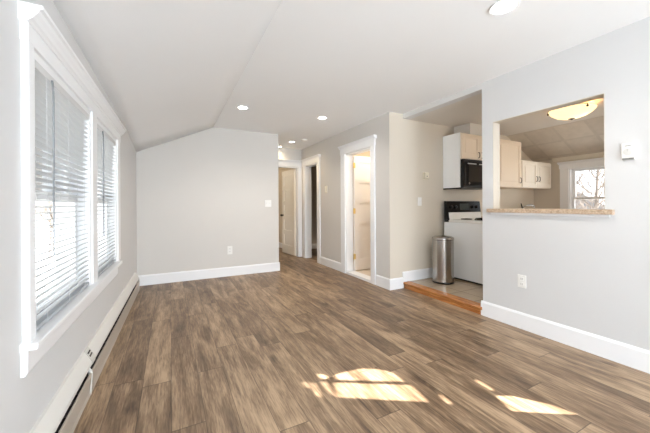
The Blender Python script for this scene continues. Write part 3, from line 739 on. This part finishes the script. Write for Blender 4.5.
MB().tube([(0, 0, .11), (.02, -.005, .15), (.09, -.02, .168), (.16, -.035, .172), (.22, -.045, .165), (.25, -.05, .148), (.253, -.05, .13)], [.014, .014, .013, .013, .013, .013, .013], 12).build('spout', M_CHROME, t, smooth=True)
MB().tube([(0, 0, .12), (-.03, -.005, .14), (-.08, -.02, .20)], [.014, .012, .008], 10).build('lever', M_BRONZE, t, smooth=True)

# trash can
t = empty('trash_can', (3.375, 2.945, ZK), 'brushed steel round pedal trash can standing beside the stove', 'trash can')
Rc = .140
MB().lathe([(0, 0), (Rc+.003, 0), (Rc+.005, .006), (Rc+.003, .024), (0, .024)], seg=48).build('base_ring', M_BLKPL, t, smooth=True)
MB().lathe([(0, .0245), (Rc, .0245), (Rc, .590), (Rc-.004, .594), (0, .594)], seg=64).build('body', M_STEEL, t, smooth=True)
MB().lathe([(0, .5945), (Rc+.003, .5945), (Rc+.004, .600), (Rc+.004, .618), (Rc-.003, .628), (Rc*.8, .640), (Rc*.45, .648), (0, .651)], seg=64).build('lid', M_STEEL, t, smooth=True)
va = math.atan2(-2.945, -3.39)+.35
pd = Matrix.Rotation(va, 4, 'Z')
MB().box(Rc+.0, Rc+.035, -.035, .035, .008, .020, .005).build('pedal', M_BLKPL, t, M=pd)
MB().box(-Rc-.014, -Rc-.001, -.04, .04, .585, .625, .004).build('lid_hinge', M_BLKPL, t, M=Matrix.Rotation(math.atan2(-2.945, -3.39), 4, 'Z'))

# ------------------------------------------------------------------ small wall fittings
def plate_obj(name, M, w_, h_, label, cat, kind, m=M_PLATE):
    """plate in local x (width), z (height), facing -y"""
    t = empty(name, (0, 0, 0), label, cat); t.matrix_world = M
    MB().box(-w_/2, w_/2, -.006, -.0003, -h_/2, h_/2, .0025).build('plate', m, t)
    if kind == 'outlet':
        for z in (-.024, .024):
            o = MB().box(-.016, .016, -.0072, -.0055, z-.0165, z+.0165, .003).build('socket', mat('socket_white', (.79, .78, .755, 1), .4), t)
            MB().box(-.008, -.0055, -.0076, -.007, z-.006, z+.008).box(.0055, .008, -.0076, -.007, z-.005, z+.007).build('slot', mat('slot_grey', (.25, .24, .23, 1), .6), o)
    if kind == 'switch':
        n_ = 2 if w_ > .1 else 1
        for i in range(n_):
            x = (i-(n_-1)/2)*.046
            MB().box(x-.005, x+.005, -.016, -.0055, -.004, .012, .002).build('toggle', m, t)
    return t
def face(x, y, z, normal):
    return Matrix.Translation((x, y, z)) @ Matrix.Rotation({'-y': 0, '-x': -PI/2}[normal], 4, 'Z')
plate_obj('wall_outlet', face(XR, 1.632, .443, '-x'), .074, .118, 'white duplex outlet low on the partition wall', 'outlet', 'outlet')
plate_obj('wall_outlet', face(.874, YB, .428, '-y'), .080, .135, 'white duplex outlet low on the end wall', 'outlet', 'outlet')
plate_obj('light_switch', face(1.528, YB, 1.203, '-y'), .115, .118, 'white double light switch on the end wall', 'switch', 'switch')
plate_obj('light_switch', face(3.215, YK, 1.212, '-y'), .074, .122, 'white single light switch on the kitchen wall under the beige thermostat', 'switch', 'switch')
# dial thermostat on the partition
t = empty('thermostat', (0, 0, 0), 'square white dial thermostat right of the pass-through', 'thermostat'); t.matrix_world = face(XR, .897, 1.536, '-x')
MB().box(-.037, .037, -.008, -.0003, -.062, .060, .003).build('base_plate', M_PLATE, t)
MB().box(-.034, .034, -.018, -.0085, -.048, .057, .004).build('cover', M_PLATE, t)
MB().lathe([(0, -.0185), (.024, -.0185), (.023, -.025), (.004, -.026), (0, -.026)], (0, 0, -.004), 28, 'y').build('dial', mat('dial_white', (.68, .67, .64, 1), .35), t, smooth=True)
MB().box(-.001, .001, -.0268, -.0255, -.002, .016).build('pointer', mat('grey_mark', (.35, .34, .32, 1), .5), t)
MB().box(-.016, .016, -.0188, -.0175, .036, .042).build('scale_mark', mat('grey_mark', (.35, .34, .32, 1), .5), t)
b = MB()
for k in range(9): b.box(-.030+k*.007, -.0265+k*.007, -.018, -.0078, -.060, -.0485)
b.build('vent', mat('vent_grey', (.30, .29, .27, 1), .5), t)
# beige thermostat on the kitchen wall
t = empty('thermostat', (0, 0, 0), 'small ivory thermostat box on the kitchen wall above the light switch', 'thermostat'); t.matrix_world = face(3.325, YK, 1.585, '-y')
MB().box(-.042, .042, -.010, -.0003, -.055, .055, .003).build('base_plate', M_IVORY, t)
MB().prism([(-.0105, -.050), (-.042, -.030), (-.042, .044), (-.034, .052), (-.0105, .052)], 'x', -.038, .038).build('cover', M_IVORY, t)
MB().box(-.010, .010, -.046, -.0415, -.010, .0, .002).build('lever', M_BRONZE, t)
# intercom handset on the hall wall
t = empty('wall_intercom', (0, 0, 0), 'small cream wall intercom handset beside the hall doorway', 'intercom'); t.matrix_world = face(XH, 5.07, 1.47, '-x')
MB().box(-.032, .032, -.016, -.0005, -.07, .07, .005).build('base_plate', M_IVORY, t)
b = MB(); b.tube([(.0, -.022, -.055), (.0, -.034, -.04), (.0, -.030, 0), (.0, -.034, .04), (.0, -.022, .055)], [.011, .013, .008, .013, .011], 12); b.build('handset', M_IVORY, t, smooth=True)
MB().lathe([(0, -.0165), (.012, -.0165), (.011, -.022), (0, -.023)], (-.018, 0, -.03), 14, 'y').build('button', M_BRONZE, t, smooth=True)

# ------------------------------------------------------------------ outside
struct(MB().box(-90, -1.2, -60, 120, -3.4, -3.2).box(7, 90, -60, 120, -3.4, -3.2).build('ground', M_SNOW), 'pale ground outside the windows', 'ground')
def house(x, y, rz, w_, d_, h_, label, zb=-3.2):
    t = empty('house', (x, y, zb), label, 'house', 'houses across the yard', rz=rz)
    MB().box(-w_/2, w_/2, -d_/2, d_/2, 0, h_).build('walls', M_SIDE, t)
    MB().prism([(-w_/2-.4, h_-.1), (0, h_+w_*.32), (w_/2+.4, h_-.1), (w_/2+.4, h_-.3), (-w_/2-.4, h_-.3)], 'y', -d_/2-.4, d_/2+.4).build('roof', M_ROOF, t)
    for k in range(3):
        for z in (1.0, 3.4):
            if z+1.2 > h_: continue
            fx = -w_/2+w_*(k+.5)/3
            MB().box(fx-.45, fx+.45, -d_/2-.05, -d_/2+.02, z, z+1.2).build('window', mat('far_window', (.22, .24, .27, 1), .3), t)
    MB().box(w_*.2, w_*.2+.6, -.4, .4, h_, h_+w_*.32+.4).build('chimney', M_TRIMB, t)
house(-13.5, 40, .15, 9, 8, 4.4, 'grey-roofed house seen through the near left blind')
house(-5.5, 52, -.1, 10, 8, 4.6, 'grey-roofed house seen through the far left blind')
house(46, 17, 1.4, 10, 9, 3.2, 'pale house outside the kitchen window')
def tree(x, y, h_, label, seed, zb=-3.2):
    rnd = random.Random(seed)
    t = empty('bare_tree', (x, y, zb), label, 'tree', 'bare trees outside the windows')
    MB().tube([(0, 0, 0), (.1, .05, h_*.3), (.0, .1, h_*.6), (.05, 0, h_)], [h_*.022, h_*.017, h_*.01, .02], 8).build('trunk', M_BARK, t, smooth=True)
    b = MB()
    for k in range(46):
        z = h_*rnd.uniform(.25, .97); a = rnd.uniform(0, 2*PI); L = (h_-z*.75)*rnd.uniform(.25, .5); r = h_*.005*(1.2-z/h_)+.008
        p0 = Vector((.04, .05, z)); d = Vector((math.cos(a), math.sin(a), rnd.uniform(.5, 1.1))).normalized()
        p1 = p0+d*L*.5+Vector((0, 0, .03*L)); p2 = p0+d*L+Vector((0, 0, .15*L)); b.tube([p0, p1, p2], [r, r*.7, r*.3], 5)
        for q in range(5):
            s0 = p0.lerp(p2, rnd.uniform(.3, .95)); dd = (d+Vector((rnd.uniform(-.8, .8), rnd.uniform(-.8, .8), rnd.uniform(-.2, .8)))).normalized()
            b.tube([s0, s0+dd*L*.25, s0+dd*L*.42+Vector((0, 0, .05*L))], [r*.5, r*.35, r*.15], 4)
    b.build('branches', M_BARK, t)
tree(-9, 33, 7.5, 'bare tree beside the house outside the near left blind', 1)
tree(-4.2, 36, 8, 'bare tree outside the window nearer the end wall', 2)
for i, (x, y, h_) in enumerate(((18, 6.6, 7.0), (24, 10.8, 8), (19, 12.5, 7), (30, 7.0, 8), (33, 14.5, 8.5))):
    tree(x, y, h_, ['slim bare tree nearest the kitchen window', 'bare tree in the middle of the kitchen window', 'short bare tree at the left of the kitchen window', 'tall bare tree behind the kitchen window sash', 'tallest bare tree before the pale house'][i], 10+i)
# unseen roof added to block sun from the kitchen window
t = empty('sun_block_roof', (0, 0, 0), 'added roof blocking sun outside the kitchen window', 'sun blocker')
MB().box(XK+.16, XK+1.75, .2, 3.6, 2.02, 2.10).build('deck', M_ROOF, t)
for y in (.3, 3.5): MB().box(XK+1.6, XK+1.7, y, y+.1, -3.2, 2.02).build('post', M_TRIMB, t)
